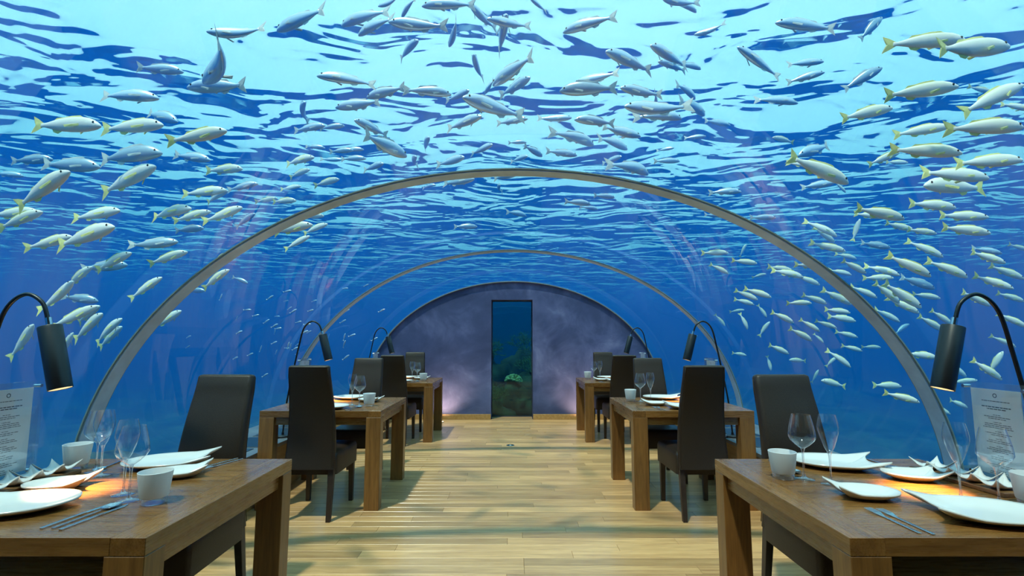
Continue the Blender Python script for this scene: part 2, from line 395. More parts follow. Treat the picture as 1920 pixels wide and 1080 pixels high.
for k, (yr, wd) in enumerate(zip(RINGS, (0.10, 0.10, 0.036))):
    t_ = empty('trim_%d' % (k + 1))
    tag(t_, ['brushed steel arch rib farthest from the purple end wall', 'brushed steel arch rib halfway along the tunnel', 'slim grey steel arch rim against the purple end wall'][k], 'arch', kind='structure')
    mb = MB(); n = 64
    ring = [(yr, -0.001), (yr + wd, -0.001), (yr + wd, -0.014), (yr, -0.014)]
    mb.v = [(arc_pt(i / n, o)[0], yy, arc_pt(i / n, o)[1]) for i in range(n + 1) for yy, o in ring]
    for i in range(n):
        for c in range(4): mb.f.append((i * 4 + c, i * 4 + (c + 1) % 4, i * 4 + 4 + (c + 1) % 4, i * 4 + 4 + c))
    mb.f += [(0, 1, 2, 3), (n * 4 + 3, n * 4 + 2, n * 4 + 1, n * 4)]
    mb.build('arch_band', M['arch'] if k < 2 else M['seal'], t_, smooth='auto')
    for yo in ((-0.012, 0.0), (wd, wd + 0.012)) if k < 2 else ():
        s = MB(); ring = [(yr + yo[0], -0.001), (yr + yo[1], -0.001), (yr + yo[1], -0.008), (yr + yo[0], -0.008)]
        s.v = [(arc_pt(i / n, o)[0], yy, arc_pt(i / n, o)[1]) for i in range(n + 1) for yy, o in ring]
        for i in range(n):
            for c in range(4): s.f.append((i * 4 + c, i * 4 + (c + 1) % 4, i * 4 + 4 + (c + 1) % 4, i * 4 + 4 + c))
        s.build('edge_seal', M['seal'], t_, smooth='auto')

# ------------------------------------------------------------------ end wall with window, unseen back wall
def arch_wall(y0, y1, hole):
    mb = MB(); xs = [arc_pt(i / 60, -0.002)[0] for i in range(61)]
    if hole: xs = sorted(xs + [hole[0], hole[1]])
    for xa, xb in zip(xs[:-1], xs[1:]):
        f = lambda x: DZ + DB * math.sqrt(max(0, 1 - ((x - DX) / DA) ** 2)) - 0.003
        zb = hole[2] if hole and xa >= hole[0] - 1e-6 and xb <= hole[1] + 1e-6 else -0.02
        vs = [(xa, y0, zb), (xb, y0, zb), (xb, y0, f(xb)), (xa, y0, f(xa)), (xa, y1, zb), (xb, y1, zb), (xb, y1, f(xb)), (xa, y1, f(xa))]
        mb.add(vs, [(0, 1, 2, 3), (7, 6, 5, 4), (0, 4, 5, 1), (3, 2, 6, 7)])
    if hole:
        for x in hole[:2]: mb.add([(x, y0, -0.02), (x, y1, -0.02), (x, y1, hole[2]), (x, y0, hole[2])], [(0, 1, 2, 3)])
    return mb
o = arch_wall(YW, YE, (WX0, WX1, WZ)).build('wall_far', M['wall']); tag(o, 'cloudy violet blue end wall of the tunnel', 'wall', kind='structure')
o = arch_wall(YB, YB + 0.05, None).build('wall_back', M['backdark']); tag(o, 'added unseen dark wall closing the entrance end', 'wall', kind='structure')  # added out of view, set close behind the camera to cut light from there
wn = empty('window_1'); tag(wn, 'tall narrow window onto the dark reef in the end wall', 'window', kind='structure')
MB().box(WX0 + 0.012, WX1 - 0.012, YE - 0.03, YE - 0.015, 0.012, WZ - 0.012).build('pane', M['pane'], wn)
fr = MB()
for a in ((WX0, WX0 + 0.012, 0.0, WZ), (WX1 - 0.012, WX1, 0.0, WZ), (WX0 + 0.012, WX1 - 0.012, WZ - 0.012, WZ), (WX0 + 0.012, WX1 - 0.012, 0.0, 0.012)):
    fr.box(a[0], a[1], YE - 0.05, YE - 0.005, a[2], a[3])
fr.build('window_frame', M['backdark'], wn)
for nm, xa, xb in (('baseboard_left', -LX + 0.02, WX0), ('baseboard_right', WX1, LX - 0.02)):
    o = MB().box(xa, xb, YW - 0.02, YW - 0.001, 0.0, 0.085).build(nm, M['plinth'], bevel=0.003); tag(o, 'oak baseboard along the foot of the violet end wall', 'baseboard', group='end wall baseboards', kind='structure')

# ------------------------------------------------------------------ dining tables
TW, TL, TH = 0.95, 0.92, 0.75
TX = 0.985 + TW / 2
TABY = {'near': 1.44 + TL / 2, 'mid': 3.92 + TL / 2, 'far': 6.45 + TL / 2}
ROW = {'near': 'entrance table', 'mid': 'mid-row table', 'far': 'purple wall table'}
SIDE = {'R': 'dense-shoal side', 'L': 'sparse-shoal side'}
def table_proto(aisle):                # aisle = +1 when the aisle lies towards +x
    t = empty('dining_table')
    top = MB().box(-TW / 2 + 0.01, TW / 2 - 0.01, -TL / 2 + 0.01, TL / 2 - 0.01, TH - 0.05, TH - 0.018).build('tabletop', M['oakX'], t)
    bw = 0.10
    ea, eb = (TW / 2 - bw, TW / 2) if aisle > 0 else (-TW / 2, -TW / 2 + bw)
    MB().box(ea, eb, -TL / 2, TL / 2, TH - 0.05, TH).build('end_board', M['oakY'], top, bevel=0.0015, seg=1)
    xa, xb = (-TW / 2, TW / 2 - bw) if aisle > 0 else (-TW / 2 + bw, TW / 2)
    nb = 8; bwid = TL / nb
    pm = MB().box(xa + 0.0003, xb - 0.0003, -bwid / 2 + 0.0003, bwid / 2 - 0.0003, TH - 0.05, TH).mesh('plank', M['oakX'], bevel=0.0006, seg=1)
    for i in range(nb): link('plank', pm, top, (0, -TL / 2 + bwid * (i + 0.5), 0))
    for sx in (-1, 1):
        for sy in (-1, 1):
            x0, x1 = sorted((sx * TW / 2, sx * (TW / 2 - 0.115))); y0, y1 = sorted((sy * TL / 2, sy * (TL / 2 - 0.085)))
            MB().box(x0, x1, y0, y1, 0, TH - 0.0505).build('leg', M['oakZ'], t, bevel=0.002, seg=1)
    for sy in (-1, 1):
        y0, y1 = sorted((sy * (TL / 2 - 0.02), sy * (TL / 2 - 0.045)))
        MB().box(-TW / 2 + 0.116, TW / 2 - 0.116, y0, y1, TH - 0.11, TH - 0.0505).build('apron', M['oakX'], t)
    for sx in (-1, 1):
        x0, x1 = sorted((sx * (TW / 2 - 0.02), sx * (TW / 2 - 0.045)))
        MB().box(x0, x1, -TL / 2 + 0.086, TL / 2 - 0.086, TH - 0.11, TH - 0.0505).build('apron', M['oakY'], t)
    return t
for s, sg in (('L', -1), ('R', 1)):
    proto = table_proto(-sg)
    for i, r in enumerate(('near', 'mid', 'far')):
        o = proto if i == 0 else copy_tree(proto)
        o.location = (sg * TX, TABY[r], 0)
        tag(o, 'square oak %s set with white plates, %s' % (ROW[r], SIDE[s]), 'table', 'oak dining tables')

# ------------------------------------------------------------------ chairs
def rrect(wd, dp, rad, n=4):
    pts = []
    for cx_, cy_, a0 in ((wd / 2 - rad, dp / 2 - rad, 0), (-wd / 2 + rad, dp / 2 - rad, 90), (-wd / 2 + rad, -dp / 2 + rad, 180), (wd / 2 - rad, -dp / 2 + rad, 270)):
        for i in range(n + 1):
            a = math.radians(a0 + 90 * i / n); pts.append((cx_ + rad * math.cos(a), cy_ + rad * math.sin(a)))
    return pts
def loft(secs):                        # secs: list of closed loops of 3D points
    mb = MB(); n = len(secs[0])
    mb.v = [tuple(p) for s in secs for p in s]
    for j in range(len(secs) - 1):
        for i in range(n):
            q = (i + 1) % n; mb.f.append((j * n + i, j * n + q, (j + 1) * n + q, (j + 1) * n + i))
    mb.f += [tuple(reversed(range(n))), tuple(range((len(secs) - 1) * n, len(secs) * n))]
    return mb
def chair_proto():                     # faces +y, origin on the floor below the seat centre
    c = empty('dining_chair')
    # backrest: tall padded slab, slightly curved and raked
    secs = []
    for i in range(15):
        u = i / 14; z = 0.36 + 0.745 * u
        wd = 0.365 - 0.068 * u ** 1.1; dp = 0.075 - 0.02 * u
        yc = -0.215 + 0.035 * math.sin(PI * min(1, u * 1.1)) - 0.085 * u ** 1.6
        secs.append([(x, yy + yc, z) for x, yy in rrect(wd, dp, 0.022)])
    yc = secs[-1]
    for k, (ins, dz) in enumerate(((0.006, 0.008), (0.018, 0.012))):
        cxm = 0; cym = sum(p[1] for p in yc) / len(yc)
        secs.append([(p[0] * (1 - ins / 0.148), cym + (p[1] - cym) * (1 - ins / 0.0275), yc[0][2] + dz) for p in yc])
    b = loft(secs).build('backrest', M['leather'], c, smooth='auto')
    # seam lines down both rear edges
    for sx in (-1, 1):
        pts = []
        for i in range(12):
            u = i / 11; z = 0.38 + 0.72 * u; wd = 0.365 - 0.068 * u ** 1.1; dp = 0.075 - 0.02 * u
            ycc = -0.215 + 0.035 * math.sin(PI * min(1, u * 1.1)) - 0.085 * u ** 1.6
            pts.append((sx * (wd / 2 - 0.006), ycc - dp / 2 + 0.004, z))
        MB().tube(pts, 0.0022, 5).build('seam', M['leather'], b, smooth=True)
    # seat: padded box whose skirt arches up between the legs
    secs = []; base = rrect(0.40, 0.46, 0.03, 5)
    def low(x, yy): return 0.315 + 0.055 * max(0, 1 - (yy / 0.19) ** 2) * (1 if abs(x) > 0.12 else 0.6) if abs(yy) < 0.19 else 0.315
    prof = [(0.0, 'low'), (0.0, 0.40), (0.0, 0.445), (0.006, 0.465), (0.018, 0.477), (0.05, 0.484), (0.12, 0.488)]
    for ins, zz in prof:
        loop = []
        for x, yy in base:
            fx = 1 - ins / 0.2; fy = 1 - ins / 0.23
            z = low(x, yy) if zz == 'low' else zz
            loop.append((x * fx * (1 + 0.04 * (yy / 0.23)), yy * fy + 0.02, z))
        secs.append(loop)
    loft(secs).build('seat', M['leather'], c, smooth='auto')
    for sx in (-1, 1):
        mb = MB()
        t, bt = 0.021, 0.016
        def leg(x, y0, z0, x1, y1):
            vs = [(x + i * t, y0 + j * t, z0) for i, j in ((-1, -1), (1, -1), (1, 1), (-1, 1))] + [(x1 + i * bt, y1 + j * bt, 0) for i, j in ((-1, -1), (1, -1), (1, 1), (-1, 1))]
            return MB().add(vs, [(0, 1, 2, 3), (7, 6, 5, 4)] + [(i, 4 + i, 4 + (i + 1) % 4, (i + 1) % 4) for i in range(4)])
        leg(sx * 0.172, 0.215, 0.35, sx * 0.174, 0.222).build('leg', M['chairleg'], c, bevel=0.002, seg=1)
        leg(sx * 0.160, -0.205, 0.40, sx * 0.166, -0.262).build('leg', M['chairleg'], c, bevel=0.002, seg=1)
    return c
chair = chair_proto(); first = True
def put_chair(x, y, rz, label):
    global first
    o = chair if first else copy_tree(chair); first = False
    o.location = (x, y, 0); o.rotation_euler = (0, 0, rz); tag(o, label, 'chair', 'dark leather dining chairs')
for s, sg in (('L', -1), ('R', 1)):
    for r in ('near', 'mid', 'far'):
        yb = TABY[r] + TL / 2; yf = TABY[r] - TL / 2
        put_chair(sg * (TX + (0.04 if r == 'near' else -0.01)), yb + 0.02, PI + random.uniform(-.05, .05), 'dark leather chair with its back to the purple wall, %s, %s' % (ROW[r], SIDE[s]))
        if r != 'near':
            put_chair(sg * (TX - 0.01), yf + 0.03, random.uniform(-.03, .03), 'dark leather chair facing the purple wall, %s, %s' % (ROW[r], SIDE[s]))

# ------------------------------------------------------------------ tableware
def spline(ctrl, n):
    out = []; m = len(ctrl)
    for i in range(m - 1):
        p0 = ctrl[max(i - 1, 0)]; p1 = ctrl[i]; p2 = ctrl[i + 1]; p3 = ctrl[min(i + 2, m - 1)]
        for k in range(n):
            t = k / n
            out.append(tuple(0.5 * ((2 * b) + (-a + c) * t + (2 * a - 5 * b + 4 * c - d) * t * t + (-a + 3 * b - 3 * c + d) * t ** 3) for a, b, c, d in zip(p0, p1, p2, p3)))
    return out
def plate_mesh(name, ln, wd, rim, horn, th=0.006):
    """leaf plate: round at -x, a scooped end with two raised horns at +x"""
    side = [(0.50, 0.37), (0.30, 0.43), (0.05, 0.48), (-0.22, 0.44), (-0.42, 0.28), (-0.50, 0.0), (-0.42, -0.28), (-0.22, -0.44), (0.05, -0.48), (0.30, -0.43), (0.50, -0.37)]
    end = [(0.50, -0.37), (0.405, -0.24), (0.37, 0.0), (0.405, 0.24), (0.50, 0.37)]
    out = spline(side, 5) + spline(end, 5)
    n = len(out); rings = [0.0001, 0.3, 0.5, 0.62, 0.74, 0.86, 0.94, 1.0]
    def z(r, p):
        h = rim * max(0, (r - 0.45) / 0.55) ** 1.6
        c = max(0, 1 - math.hypot(p[0] - 0.5, (abs(p[1]) - 0.37)) / 0.32)
        return h + horn * c ** 1.3 * max(0, (r - 0.4) / 0.6) ** 1.5
    top = [[((p[0] + 0.02) * r * ln - 0.02 * ln, p[1] * r * wd, z(r, p) + th) for p in out] for r in rings]
    bot = [[((p[0] + 0.02) * r * ln * 0.995 - 0.02 * ln, p[1] * r * wd * 0.995, max(0, z(r, p) - 0.001)) for p in out] for r in reversed(rings)]
    return loft(top + bot).mesh(name, M['china'], smooth=True)
PL = {'big': plate_mesh('big_plate', 0.36, 0.27, 0.022, 0.022), 'small': plate_mesh('small_plate', 0.22, 0.16, 0.022, 0.024)}
def dish_mesh():
    ctrl = [[(0.5, -0.5), (0.40, -0.2), (0.40, 0.2), (0.5, 0.5)], [(0.5, 0.5), (0.2, 0.42), (-0.2, 0.42), (-0.5, 0.5)], [(-0.5, 0.5), (-0.40, 0.2), (-0.40, -0.2), (-0.5, -0.5)], [(-0.5, -0.5), (-0.2, -0.42), (0.2, -0.42), (0.5, -0.5)]]
    out = sum([spline(c, 4) for c in ctrl], [])
    rings = [0.0001, 0.35, 0.6, 0.8, 1.0]
    z = lambda r, p: 0.012 * r ** 2 + 0.028 * max(0, (abs(p[0]) + abs(p[1]) - 0.55) / 0.45) * r ** 2.5
    top = [[(p[0] * r * 0.13, p[1] * r * 0.085, z(r, p) + 0.004) for p in out] for r in rings]
    bot = [[(p[0] * r * 0.129, p[1] * r * 0.084, max(0, z(r, p) - 0.001)) for p in out] for r in reversed(rings)]
    return loft(top + bot).mesh('tasting_dish', M['china'], smooth=True)
DISH = dish_mesh()
TRAY = MB().box(-0.055, 0.055, -0.19, 0.19, 0, 0.016).mesh('serving_tray', M['tray'], bevel=0.003)
def glass_meshes(bowl, stem_h, foot):
    b = MB().lathe(bowl, 28).mesh('bowl', M['glass'], smooth=True)
    z0 = bowl[0][1]
    st = MB().lathe([(0.009, z0 + 0.004), (0.0045, z0 - 0.012), (0.0036, z0 - 0.04), (0.0036, 0.03), (0.006, 0.012), (0.012, 0.006)], 12).mesh('stem', M['glassbase'], smooth=True)
    ft = MB().lathe([(0.0005, 0.010), (0.012, 0.006), (foot, 0.0025), (foot, 0.0), (0.0005, 0.0)], 28).mesh('foot', M['glass'], smooth=True)
    return b, st, ft
WINE = glass_meshes([(0.0005, 0.118), (0.010, 0.121), (0.026, 0.133), (0.043, 0.150), (0.0495, 0.163), (0.0495, 0.175), (0.046, 0.200), (0.039, 0.232), (0.034, 0.252)], 0.118, 0.038)
FLUTE = glass_meshes([(0.0005, 0.118), (0.008, 0.122), (0.017, 0.138), (0.028, 0.170), (0.0365, 0.200), (0.0375, 0.214), (0.035, 0.235), (0.029, 0.262)], 0.118, 0.037)
def cup_meshes():
    body = [(0.0005, 0.022), (0.040, 0.022), (0.0425, 0.026), (0.052, 0.105), (0.0505, 0.106), (0.049, 0.104), (0.040, 0.030), (0.0005, 0.028)]
    a = MB().lathe(body, 32).mesh('cup_body', M['frost'], smooth='auto')
    base = [(0.0005, 0.0), (0.036, 0.0), (0.0385, 0.003), (0.0405, 0.0217), (0.0005, 0.0217)]
    b = MB().lathe(base, 32).mesh('cup_base', M['glassbase'], smooth='auto')
    return a, b
CUP = cup_meshes()
def fork_mesh():
    mb = MB().box(-0.0045, 0.0045, -0.100, 0.035, 0.001, 0.004)
    mb.add([(-0.0045, 0.035, 0.001), (0.0045, 0.035, 0.001), (0.012, 0.062, 0.004), (-0.012, 0.062, 0.004), (-0.0045, 0.035, 0.004), (0.0045, 0.035, 0.004), (0.012, 0.062, 0.007), (-0.012, 0.062, 0.007)],
           [(0, 3, 2, 1), (4, 5, 6, 7), (0, 1, 5, 4), (1, 2, 6, 5), (2, 3, 7, 6), (3, 0, 4, 7)])
    for i in range(4):
        x = -0.0102 + i * 0.0068; mb.box(x - 0.0016, x + 0.0016, 0.061, 0.105, 0.005, 0.0072)
    return mb.mesh('fork', M['steel'], bevel=0.0006, seg=1)
def knife_mesh():
    mb = MB().box(-0.005, 0.005, -0.115, 0.02, 0, 0.005)
    mb.add([(-0.005, 0.02, 0.001), (0.005, 0.02, 0.001), (0.009, 0.09, 0.001), (-0.004, 0.118, 0.001), (-0.005, 0.02, 0.004), (0.005, 0.02, 0.003), (0.009, 0.09, 0.0017), (-0.004, 0.118, 0.003)],
           [(0, 3, 2, 1), (4, 5, 6, 7), (0, 1, 5, 4), (1, 2, 6, 5), (2, 3, 7, 6), (3, 0, 4, 7)])
    return mb.mesh('knife', M['steel'], bevel=0.0006, seg=1)
def spoon_mesh():
    mb = MB().box(-0.0042, 0.0042, -0.11, 0.05, 0.001, 0.0045)
    rings = [0.0001, 0.5, 0.8, 1.0]
    out = [(0.021 * math.cos(2 * PI * i / 20), 0.079 + 0.033 * math.sin(2 * PI * i / 20)) for i in range(20)]
    top = [[(p[0] * r, 0.079 + (p[1] - 0.079) * r, 0.002 + 0.006 * r * r) for p in out] for r in rings]
    bot = [[(p[0] * r, 0.079 + (p[1] - 0.079) * r, 0.0005 + 0.006 * r * r) for p in out] for r in reversed(rings)]
    l = loft(top + bot); mb.add(l.v, l.f)
    return mb.mesh('spoon', M['steel'], smooth='auto')
FORK, KNIFE, SPOON = fork_mesh(), knife_mesh(), spoon_mesh()

TT = TH
class Tbl:
    def __init__(s, side, row):
        s.sg = -1 if side == 'L' else 1; s.c = Vector((s.sg * TX, TABY[row], TT)); s.where = ROW[row] + ', ' + SIDE[side]
    def p(s, u, v, dz=0.0): return s.c + Vector((u, v, dz + 0.0002))
    def one(s, name, me, u, v, rz, label, cat, group, dz=0.0):
        return tag(link(name, me, None, s.p(u, v, dz), (0, 0, rz)), label + ', ' + s.where, cat, group)
    def plate(s, k, u, v, ang, label): return s.one('leaf_plate', PL[k], u, v, math.radians(ang), label, 'plate', 'white leaf plates')
    def glass(s, kind, u, v, label):
        me = WINE if kind == 'wine' else FLUTE
        e = empty('wine_glass' if kind == 'wine' else 'champagne_flute', s.p(u, v)); 
        for nm, m_ in zip(('bowl', 'stem', 'foot'), me): link(nm, m_, e)
        tag(e, label + ', ' + s.where, 'glass', 'stemmed glasses')
    def cup(s, u, v, label):
        e = empty('frosted_tumbler', s.p(u, v))
        link('cup_body', CUP[0], e); link('cup_base', CUP[1], e)
        tag(e, label + ', ' + s.where, 'cup', 'frosted tumblers')
    def fork(s, u, v, a, label, dz=0): s.one('fork', FORK, u, v, math.radians(a), label, 'fork', 'steel cutlery', dz)
    def knife(s, u, v, a, label): s.one('knife', KNIFE, u, v, math.radians(a), label, 'knife', 'steel cutlery')
    def spoon(s, u, v, a, label): s.one('spoon', SPOON, u, v, math.radians(a), label, 'spoon', 'steel cutlery')
    def dishes(s, u, v, a, label):
        s.one('serving_tray', TRAY, u, v, math.radians(a), 'narrow dark wood tray under ' + label, 'tray', 'wooden trays')
        names = ('first', 'second', 'third', 'last')
        for i in range(4):
            off = 0.135 - i * 0.09; r = math.radians(a)
            s.one('tasting_dish', DISH, u - off * math.sin(r), v + off * math.cos(r), r, 'curled white dish on tray, %s from purple wall' % names[i], 'dish', 'tasting dishes', 0.0162)
BK, FT = 'at wall-side setting', 'at entrance-side setting'
t = Tbl('R', 'near')
t.cup(-0.332, 0.136, 'white frosted tumbler ' + BK); t.glass('wine', -0.255, 0.125, 'wine glass ' + BK); t.glass('flute', -0.195, 0.05, 'tall flute ' + BK)
t.plate('big', 0.0, 0.33, -14, 'large curled white plate ' + BK); t.plate('small', 0.18, 0.125, -12, 'small horned white plate lit by the lamp'); t.plate('small', -0.175, -0.10, 172, 'small horned white plate before the forks')
t.fork(0.232, 0.36, 184, 'outer steel fork ' + BK); t.fork(0.20, 0.36, 184, 'inner steel fork ' + BK)
t.fork(-0.258, -0.335, 1, 'outer steel fork ' + FT); t.fork(-0.225, -0.343, 1, 'inner steel fork ' + FT)
t.spoon(-0.225, 0.30, 172, 'steel spoon ' + BK); t.knife(-0.255, 0.31, 172, 'steel knife ' + BK)
t.plate('big', 0.06, -0.30, 168, 'large curled white plate ' + FT)
t.glass('flute', 0.134, -0.135, 'tall flute ' + FT); t.glass('wine', 0.222, -0.18, 'wine glass ' + FT); t.cup(0.315, -0.20, 'white frosted tumbler ' + FT)
t.dishes(0.345, 0.08, 4, 'the white dishes')
t = Tbl('L', 'near')
t.cup(-0.375, 0.28, 'white frosted tumbler ' + BK); t.glass('wine', -0.252, 0.235, 'wine glass ' + BK); t.glass('flute', -0.178, 0.17, 'tall flute ' + BK)
t.plate('big', -0.02, 0.35, 18, 'large curled white plate ' + BK); t.plate('small', 0.145, 0.165, 22, 'small horned white plate beside the forks')
t.fork(0.185, 0.37, 162, 'outer steel fork ' + BK); t.fork(0.215, 0.36, 162, 'inner steel fork ' + BK)
t.spoon(-0.27, 0.335, 190, 'steel spoon ' + BK)
t.glass('flute', 0.105, -0.072, 'tall flute ' + FT); t.glass('wine', 0.178, -0.14, 'wine glass ' + FT); t.cup(0.282, -0.165, 'white frosted tumbler ' + FT)
t.plate('small', -0.19, 0.0, 16, 'small horned white plate lit by the lamp'); t.plate('big', -0.13, -0.235, 196, 'large curled white plate ' + FT)
t.knife(0.135, -0.285, -6, 'steel knife nearest the plate ' + FT); t.spoon(0.168, -0.29, -6, 'steel spoon ' + FT); t.knife(0.20, -0.295, -6, 'outer steel knife ' + FT)
t.dishes(-0.352, 0.03, 0, 'the white dishes')
for s in 'LR':
    for r in ('mid', 'far'):
        t = Tbl(s, r)
        t.cup(-0.345, 0.15, 'white frosted tumbler ' + BK); t.glass('wine', -0.26, 0.13, 'wine glass ' + BK); t.glass('flute', -0.185, 0.07, 'tall flute ' + BK)
        t.plate('big', 0.0, 0.33, -10, 'large curled white plate ' + BK); t.plate('small', 0.22, 0.13, -10, 'small horned white plate ' + BK)
        t.fork(0.215, 0.345, 182, 'outer steel fork ' + BK); t.fork(0.245, 0.345, 182, 'inner steel fork ' + BK)
        t.cup(0.30, -0.18, 'white frosted tumbler ' + FT); t.glass('flute', 0.14, -0.13, 'tall flute ' + FT); t.glass('wine', 0.215, -0.17, 'wine glass ' + FT)
        t.plate('big', 0.0, -0.31, 170, 'large curled white plate ' + FT); t.plate('small', -0.20, -0.11, 172, 'small horned white plate ' + FT)
        t.fork(-0.25, -0.34, 2, 'outer steel fork ' + FT); t.fork(-0.22, -0.345, 2, 'inner steel fork ' + FT)
        t.knife(0.20, -0.33, -4, 'steel knife ' + FT); t.spoon(0.235, -0.33, -4, 'steel spoon ' + FT)

# ------------------------------------------------------------------ gooseneck lamps, cords, menu stands
LAMPY = {'near': 1.88, 'mid': 4.60, 'far': 7.02}
def lamp(sg, row, side):
    e = empty('gooseneck_lamp', (sg * 2.055, LAMPY[row], LZ + 0.0005))
    tag(e, 'black gooseneck reading lamp over the %s, %s' % (ROW[row], SIDE[side]), 'lamp', 'gooseneck lamps')
    X = lambda x: sg * (x - 2.055); Z = lambda z: z - LZ
    MB().lathe([(0.0005, 0.0), (0.055, 0.0), (0.055, 0.012), (0.045, 0.02), (0.012, 0.024), (0.010, 0.045), (0.0005, 0.045)], 24).build('base', M['black'], e, smooth='auto')
    ctrl = [(2.055, LZ + 0.04), (2.03, 0.75), (1.985, 1.02), (1.945, 1.24), (1.905, 1.41), (1.835, 1.475), (1.765, 1.445), (1.735, 1.375)]
    pts = [(X(x), 0, Z(z)) for x, z in spline(ctrl, 6) + [ctrl[-1]]]
    MB().tube(pts, 0.0075, 10).build('gooseneck', M['black'], e, smooth=True)
    a = Vector((X(1.735), 0, Z(1.385))); d = Vector((sg * -0.26, 0, -0.96)).normalized()
    MB().tube([a, a + d * 0.035], 0.011, 12).build('ferrule', M['steel'], e, smooth='auto')
    h0 = a + d * 0.033; h1 = h0 + d * 0.245
    rot = d.to_track_quat('-Z', 'Y').to_euler()
    hd = MB().lathe([(0.0005, 0.0), (0.036, 0.0), (0.0375, -0.002), (0.0375, -0.245), (0.0355, -0.245), (0.0355, -0.19), (0.0005, -0.19)], 28).build('lamp_shade', M['black'], e, h0, rot, smooth='auto')
    MB().lathe([(0.035, -0.2435), (0.030, -0.215), (0.022, -0.195), (0.0005, -0.1915)], 24).build('reflector', M['reflector'], hd, smooth='auto')
    MB().lathe([(0.0005, -0.192), (0.012, -0.196), (0.014, -0.210), (0.009, -0.222), (0.0005, -0.225)], 16).build('bulb', M['bulb'], hd, smooth=True)
    sc = MB().tube([h0 + d * 0.02 + Vector((sg * 0.036, 0, 0.006)), h0 + d * 0.02 + Vector((sg * 0.046, 0, 0.006))], 0.004, 8).build('switch', M['steel'], e)
    ld = bpy.data.lights.new('lamp_light', 'SPOT'); ld.energy = 120.0; ld.color = (1.0, 0.58, 0.20); ld.spot_size = math.radians(48); ld.spot_blend = 0.9; ld.shadow_soft_size = 0.02
    lo = bpy.data.objects.new('lamp_light', ld); col.objects.link(lo); lo.parent = e; lo.location = h0 + d * 0.247; lo.rotation_euler = rot
    # mains cord hanging over the plinth edge
    ctrl = [(2.0, 0.10, LZ + 0.008), (1.955, 0.12, LZ - 0.01), (1.95, 0.14, 0.25), (1.94, 0.10, 0.12), (1.955, 0.05, 0.2), (1.958, 0.0, 0.32), (1.955, -0.03, LZ - 0.01), (2.0, -0.05, LZ + 0.007)]
    o = MB().tube([(sg * x, LAMPY[row] + y, z) for x, y, z in spline(ctrl, 5)], 0.0035, 6).build('power_cord', M['cord'], smooth=True)
    tag(o, 'black looped power cord hanging behind the %s, %s' % (ROW[row], SIDE[side]), 'cord', 'lamp cords')
def menu(sg, row, side):
    y0 = LAMPY[row] + 0.045
    e = empty('menu_stand', (sg * 1.902, y0, TT + 0.0005)); tag(e, 'clear acrylic menu stand on the %s, %s' % (ROW[row], SIDE[side]), 'menu stand', 'acrylic menu stands')
    if sg < 0: e.rotation_euler = (0, 0, PI)
    # local: aisle side is -x
    MB().box(-0.02, 0.02, -0.13, 0.13, 0, 0.006).build('foot', M['acrylic'], e, bevel=0.001, seg=1)
    for x in (-0.008, 0.004): MB().box(x, x + 0.004, -0.135, 0.135, 0.0065, 0.385).build('acrylic_sheet', M['acrylic'], e)
    pp = MB().box(-0.0015, 0.0015, -0.098, 0.098, 0.035, 0.36).build('menu_paper', M['paper'], e)
    rng = random.Random(3); tx = MB(); z = 0.315
    def line(z, wdt, h):
        y = -wdt / 2
        while y < wdt / 2:
            ln = min(rng.uniform(0.006, 0.017), wdt / 2 - y); tx.box(-0.0019, -0.0014, y, y + ln, z - h / 2, z + h / 2); y += ln + 0.0025
    line(z, 0.11, 0.0026); line(z - 0.022, 0.115, 0.0036); line(z - 0.030, 0.075, 0.0036); z -= 0.052
    for grp in range(8):
        line(z, rng.uniform(0.02, 0.035), 0.0020); z -= 0.0075
        for q in range(rng.choice((2, 2, 3))): line(z, rng.uniform(0.06, 0.13), 0.0022); z -= 0.0068
        z -= 0.0068
    tx.build('printed_text', M['ink'], pp)
    lg = MB(); n = 20
    lg.v = [(-0.0018, r * math.cos(2 * PI * i / n), 0.337 + r * math.sin(2 * PI * i / n)) for r in (0.0085, 0.0055) for i in range(n)]
    lg.f = [(i, (i + 1) % n, n + (i + 1) % n, n + i) for i in range(n)]
    lg.build('logo', M['ink'], pp)
    for yy in (-0.118, 0.118):
        for zz in (0.365, 0.03): MB().tube([(-0.014, yy, zz), (0.014, yy, zz)], 0.007, 12).build('standoff', M['steel'], e, smooth='auto')
for s, sg in (('L', -1), ('R', 1)):
    for r in ('near', 'mid', 'far'): lamp(sg, r, s); menu(sg, r, s)

# ------------------------------------------------------------------ uplights at the end wall, floor socket
for sg, nm in ((-1, 'opposite the dense fish shoal'), (1, 'below the dense fish shoal')):
    e = empty('floor_uplight', (sg * 1.11 + 0.03, YW - 0.30, 0.0)); tag(e, 'small steel floor uplight washing the purple wall, ' + nm, 'uplight', 'wall uplights')
    MB().lathe([(0.0005, 0.0), (0.04, 0.0), (0.04, 0.012), (0.032, 0.016), (0.030, 0.010), (0.0005, 0.010)], 24).build('housing', M['steel'], e, smooth='auto')
    MB().lathe([(0.0005, 0.0135), (0.027, 0.0135), (0.027, 0.0105), (0.0005, 0.0105)], 20).build('lens', M['bulb'], e)
    ld = bpy.data.lights.new('uplight_light', 'SPOT'); ld.energy = 34; ld.color = (1.0, 0.62, 0.42); ld.spot_size = math.radians(120); ld.spot_blend = 0.9; ld.shadow_soft_size = 0.03
    lo = bpy.data.objects.new('uplight_light', ld); col.objects.link(lo); lo.parent = e; lo.location = (0, 0, 0.03); lo.rotation_euler = (PI - 0.5, 0, 0)
p = C0 + ray(957, 835) * ((0 - EYE) / ray(957, 835).z)
e = empty('floor_socket', (p.x, p.y, 0)); tag(e, 'small round steel floor socket in the aisle', 'floor socket')
MB().lathe([(0.0005, 0.0005), (0.05, 0.0005), (0.05, 0.003), (0.042, 0.005), (0.0005, 0.005)], 24).build('cover', M['steel'], e, smooth='auto')
